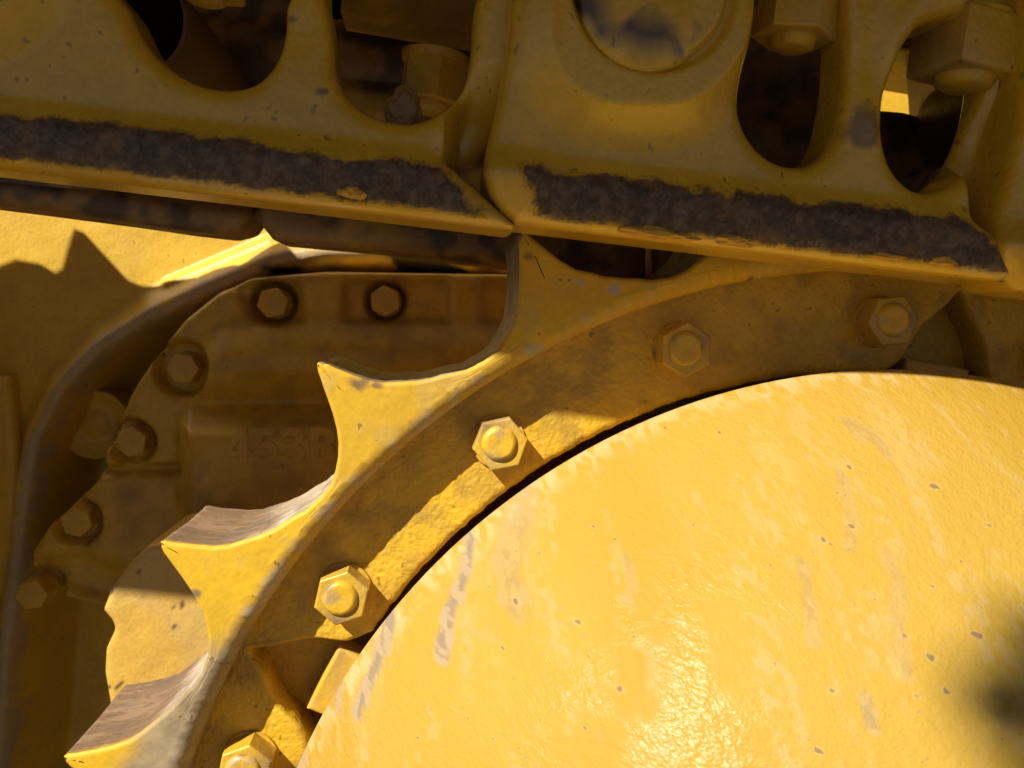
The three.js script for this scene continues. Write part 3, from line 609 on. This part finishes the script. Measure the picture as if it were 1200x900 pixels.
{
  const base = [P(300, 480, -0.38)[0], P(300, 480, -0.38)[1], -0.45], ZC = -0.37;
  const kase = thing('final_drive_case', 'shaded cast final drive case with bolted flange in the recess behind the sprocket teeth', 'drive case', base);
  const O = poly([[292, 326], [380, 318], [640, 322], [900, 340], [900, 900], [420, 900], [300, 760], [150, 725], [55, 702], [25, 690], [34, 650], [60, 611], [80, 590], [100, 577], [112, 565], [120, 550], [122, 530], [130, 508], [141, 488], [150, 466], [160, 448], [186, 410], [216, 374], [255, 343]], ZC);
  const BOLTS = [[319, 355], [451, 353], [214, 432], [153, 518], [89, 612], [36, 698]], CB = [24, 22, 31, 25, 26, 26];
  const body = poly([[238, 410], [262, 388], [330, 380], [640, 384], [640, 458], [300, 460], [225, 468]], ZC), block = poly([[216, 492], [226, 482], [640, 478], [640, 900], [420, 900], [230, 640], [215, 590]], ZC);
  const pockets = [poly([[268, 334], [352, 330], [356, 378], [300, 380]], ZC), poly([[402, 330], [524, 328], [526, 377], [404, 377]], ZC), poly([[566, 330], [640, 330], [640, 377], [566, 377]], ZC)];
  const xs = O.map((q) => q[0]), ys = O.map((q) => q[1]);
  const slot = poly([[122, 546], [214, 544], [214, 556], [122, 557]], ZC), low = poly([[30, 655], [90, 640], [200, 690], [150, 730], [20, 700]], ZC);
  const g = relief({ box: [Math.min(...xs) - 0.01, Math.max(...xs) + 0.01, Math.min(...ys) - 0.01, Math.max(...ys) + 0.01], z: [-0.49, -0.30], cell: 0.0034, mask: (x, y) => sdPoly(O, x, y), zb: -0.48, k: 0.010,
    h: (x, y) => {
      let h = ZC + 0.0015 * (fbm(x * 60, y * 60, 8, 3) - 0.5);
      for (const p of pockets) h -= 0.010 * smooth(0.005, -0.005, sdPoly(p, x, y));
      h += 0.022 * smooth(0.014, -0.026, sdPoly(body, x, y)) + 0.042 * smooth(0.010, -0.022, sdPoly(block, x, y));
      h -= 0.012 * smooth(0.003, -0.003, sdPoly(slot, x, y)) + 0.02 * smooth(0.006, -0.02, sdPoly(low, x, y));
      BOLTS.forEach(([a, b], i) => { const p = P(a, b, ZC), d = Math.hypot(x - p[0], y - p[1]), R = CB[i] * 0.77 / F; h -= 0.018 * smooth(R + 0.003, R - 0.002, d); });
      return h;
    } });
  const dirtCol = (x, y, z) => { const n = fbm(x * 55, y * 55, z * 55, 4), b = fbm(x * 14, y * 14, 9, 3); return mix3(mix3(YELD, BRN, smooth(0.45, 0.65, n) * 0.3), mix3(BRN, RUST_AND_SHADE, 0.4 * n), smooth(0.55, 0.75, b) * 0.35); };
  mesh('case_housing', dress(g, dirtCol, base), M.back, kase);
  const r = 17.5 * 0.77 / F, hb = dress(hexNut(r, 0.022, 0.2), dirtCol);
  BOLTS.forEach(([a, b], i) => { const m = mesh('case_bolt', hb, M.back, kase); const p = P(a, b, ZC + 0.006); m.position.set(p[0] - base[0], p[1] - base[1], p[2] - base[2]); m.rotation.z = i * 0.4; });
  // lower belly of the case, reaching out into the sun
  const bp = poly([[119, 716], [128, 692], [150, 662], [172, 640], [205, 634], [260, 660], [300, 720], [300, 900], [150, 900], [128, 830], [121, 790], [122, 762], [133, 738], [130, 729]], -0.2);
  const bx = bp.map((q) => q[0]), by = bp.map((q) => q[1]);
  const belly = relief({ box: [Math.min(...bx) - 0.01, Math.max(...bx) + 0.01, Math.min(...by) - 0.01, Math.max(...by) + 0.01], z: [-0.31, -0.17], cell: 0.003, mask: (x, y) => sdPoly(bp, x, y), zb: -0.30, k: 0.006,
    h: (x, y) => -0.2 + 0.0012 * (fbm(x * 70, y * 70, 3, 3) - 0.5) });
  mesh('lower_belly', dress(belly, (x, y, z) => { const n = fbm(x * 50, y * 50, z * 50, 4), d = fbm(x * 220, y * 220, 3, 2); return mix3(mix3([0.70, 0.42, 0.07], [0.58, 0.40, 0.15], 0.5 * smooth(0.4, 0.6, fbm(x * 18, y * 18, 7, 3)) * 1.0), RUST_AND_SHADE, smooth(0.80, 0.84, d)); }, base), M.back, kase, 'dusty sunlit lower belly of the case');
  // round plug left of the flange; dark mottling paints shade over its yellow
  const pl = P(114, 497, -0.468), R = 38 * 0.9 / F, pg = lathe([[0.0001, 0.004], [R * 0.3, 0.004], [R * 0.34, 0.0], [R * 0.6, 0.0], [R * 0.64, 0.003], [R * 0.84, 0.003], [R * 0.9, 0.007], [R * 0.98, 0.007], [R, 0.004], [R, -0.06]], 60);
  pg.translate(...pl); mesh('round_plug', dress(pg, (x, y, z) => mix3(yellow(x, y, z), RUST_AND_SHADE, 0.5 * smooth(0.45, 0.7, fbm(x * 60, y * 60, z * 60, 3))), base), M.back, kase);
  // raised casting number
  const font = await new FontLoader().loadAsync('fonts/droid/droid_sans_bold.typeface.json');
  const tg = new TextGeometry('453B2', { font, size: 0.031, depth: 0.001, curveSegments: 4, bevelEnabled: true, bevelThickness: 0.0008, bevelSize: 0.0008, bevelSegments: 2 }), tp = P(264, 543, ZC + 0.042);
  tg.translate(tp[0], tp[1], ZC + 0.0412); mesh('casting_number', dress(tg, dirtCol, base), M.back, kase);
}
{ // added roller frame beam, unseen, shaped to block sky and ground light
  const s = new THREE.Shape(); s.moveTo(-1.5, -0.2); s.lineTo(0, -0.2); s.lineTo(0.02, 0.33); s.quadraticCurveTo(0.02, 0.41, -0.06, 0.41); s.lineTo(-1.5, 0.41); s.closePath();
  const t = thing('added_blocker_beam', 'added unseen beam after a roller frame, blocking sky and ground light', 'roller frame', [-0.58, 0.56, 0]);
  const g = new THREE.ExtrudeGeometry(s, { depth: 0.36, bevelEnabled: true, bevelThickness: 0.01, bevelSize: 0.01, bevelSegments: 3 }); g.translate(0, 0, -0.41);
  mesh('beam', dress(g, (x, y, z) => mix3(YELD, BRN, fbm(x * 12, y * 12, z * 12, 3))), M.back, t);
  const rg = lathe([[0.0001, 0.02], [0.05, 0.02], [0.055, 0.0], [0.11, 0], [0.115, -0.03], [0.1, -0.04], [0.1, -0.3], [0.0001, -0.3]], 48);
  for (const x of [-0.25, -0.7, -1.15]) { const r = mesh('added_roller', dress(rg.clone(), () => BRN), M.back, t); r.position.set(x, -0.2, 0.02); }
}
// ---------------------------------------------------------------- a leafy branch added out of view, made up to shade the hub
{
  const o = onDome(1226, 820), at = [SC[0] + o[0] + 0.053, SC[1] + o[1] - 0.062, domeZ(Math.hypot(...o))], c = [at[0] + SUN.x * 1.7, at[1] + SUN.y * 1.7, at[2] + SUN.z * 1.7];
  const t = thing('added_leaf_caster', 'added leafy branch overhead, outside the view', 'shadow_caster', c);
  const path = new THREE.CatmullRomCurve3([[0.03, 0, 0], [0.25, -0.06, 0.12], [0.7, -0.1, 0.35], [1.5, -0.1, 0.8]].map((q) => new THREE.Vector3(...q)));
  mesh('caster_twig', dress(new THREE.TubeGeometry(path, 40, 0.012, 8), () => [0.12, 0.09, 0.06]), M.back, t);
  const leaf = new THREE.SphereGeometry(0.028, 8, 6).scale(1, 0.08, 0.5), parts = [], mt = new THREE.Matrix4(), qn = new THREE.Quaternion(), v = new THREE.Vector3();
  for (let i = 0; i < 420; i++) {
    const p = path.getPoint(Math.pow(rnd(), 2.2) * 0.9), r = 0.085 * Math.cbrt(rnd());
    v.set(rnd() - 0.5, rnd() - 0.5, rnd() - 0.5).normalize().multiplyScalar(r).add(p);
    qn.setFromEuler(new THREE.Euler(rnd() * 6, rnd() * 6, rnd() * 6));
    parts.push(leaf.clone().applyMatrix4(mt.compose(v, qn, new THREE.Vector3(1, 1, 1))));
  }
  const lv = mesh('caster_leaves', dress(mergeGeometries(parts), (x, y, z) => mix3([0.04, 0.09, 0.02], [0.07, 0.12, 0.03], noise(x * 40, y * 40, z * 40))), std({ roughness: 0.6 }), t);
  lv.userData.kind = 'stuff';
}
scene.updateMatrixWorld(true);
renderer.render(scene, camera);
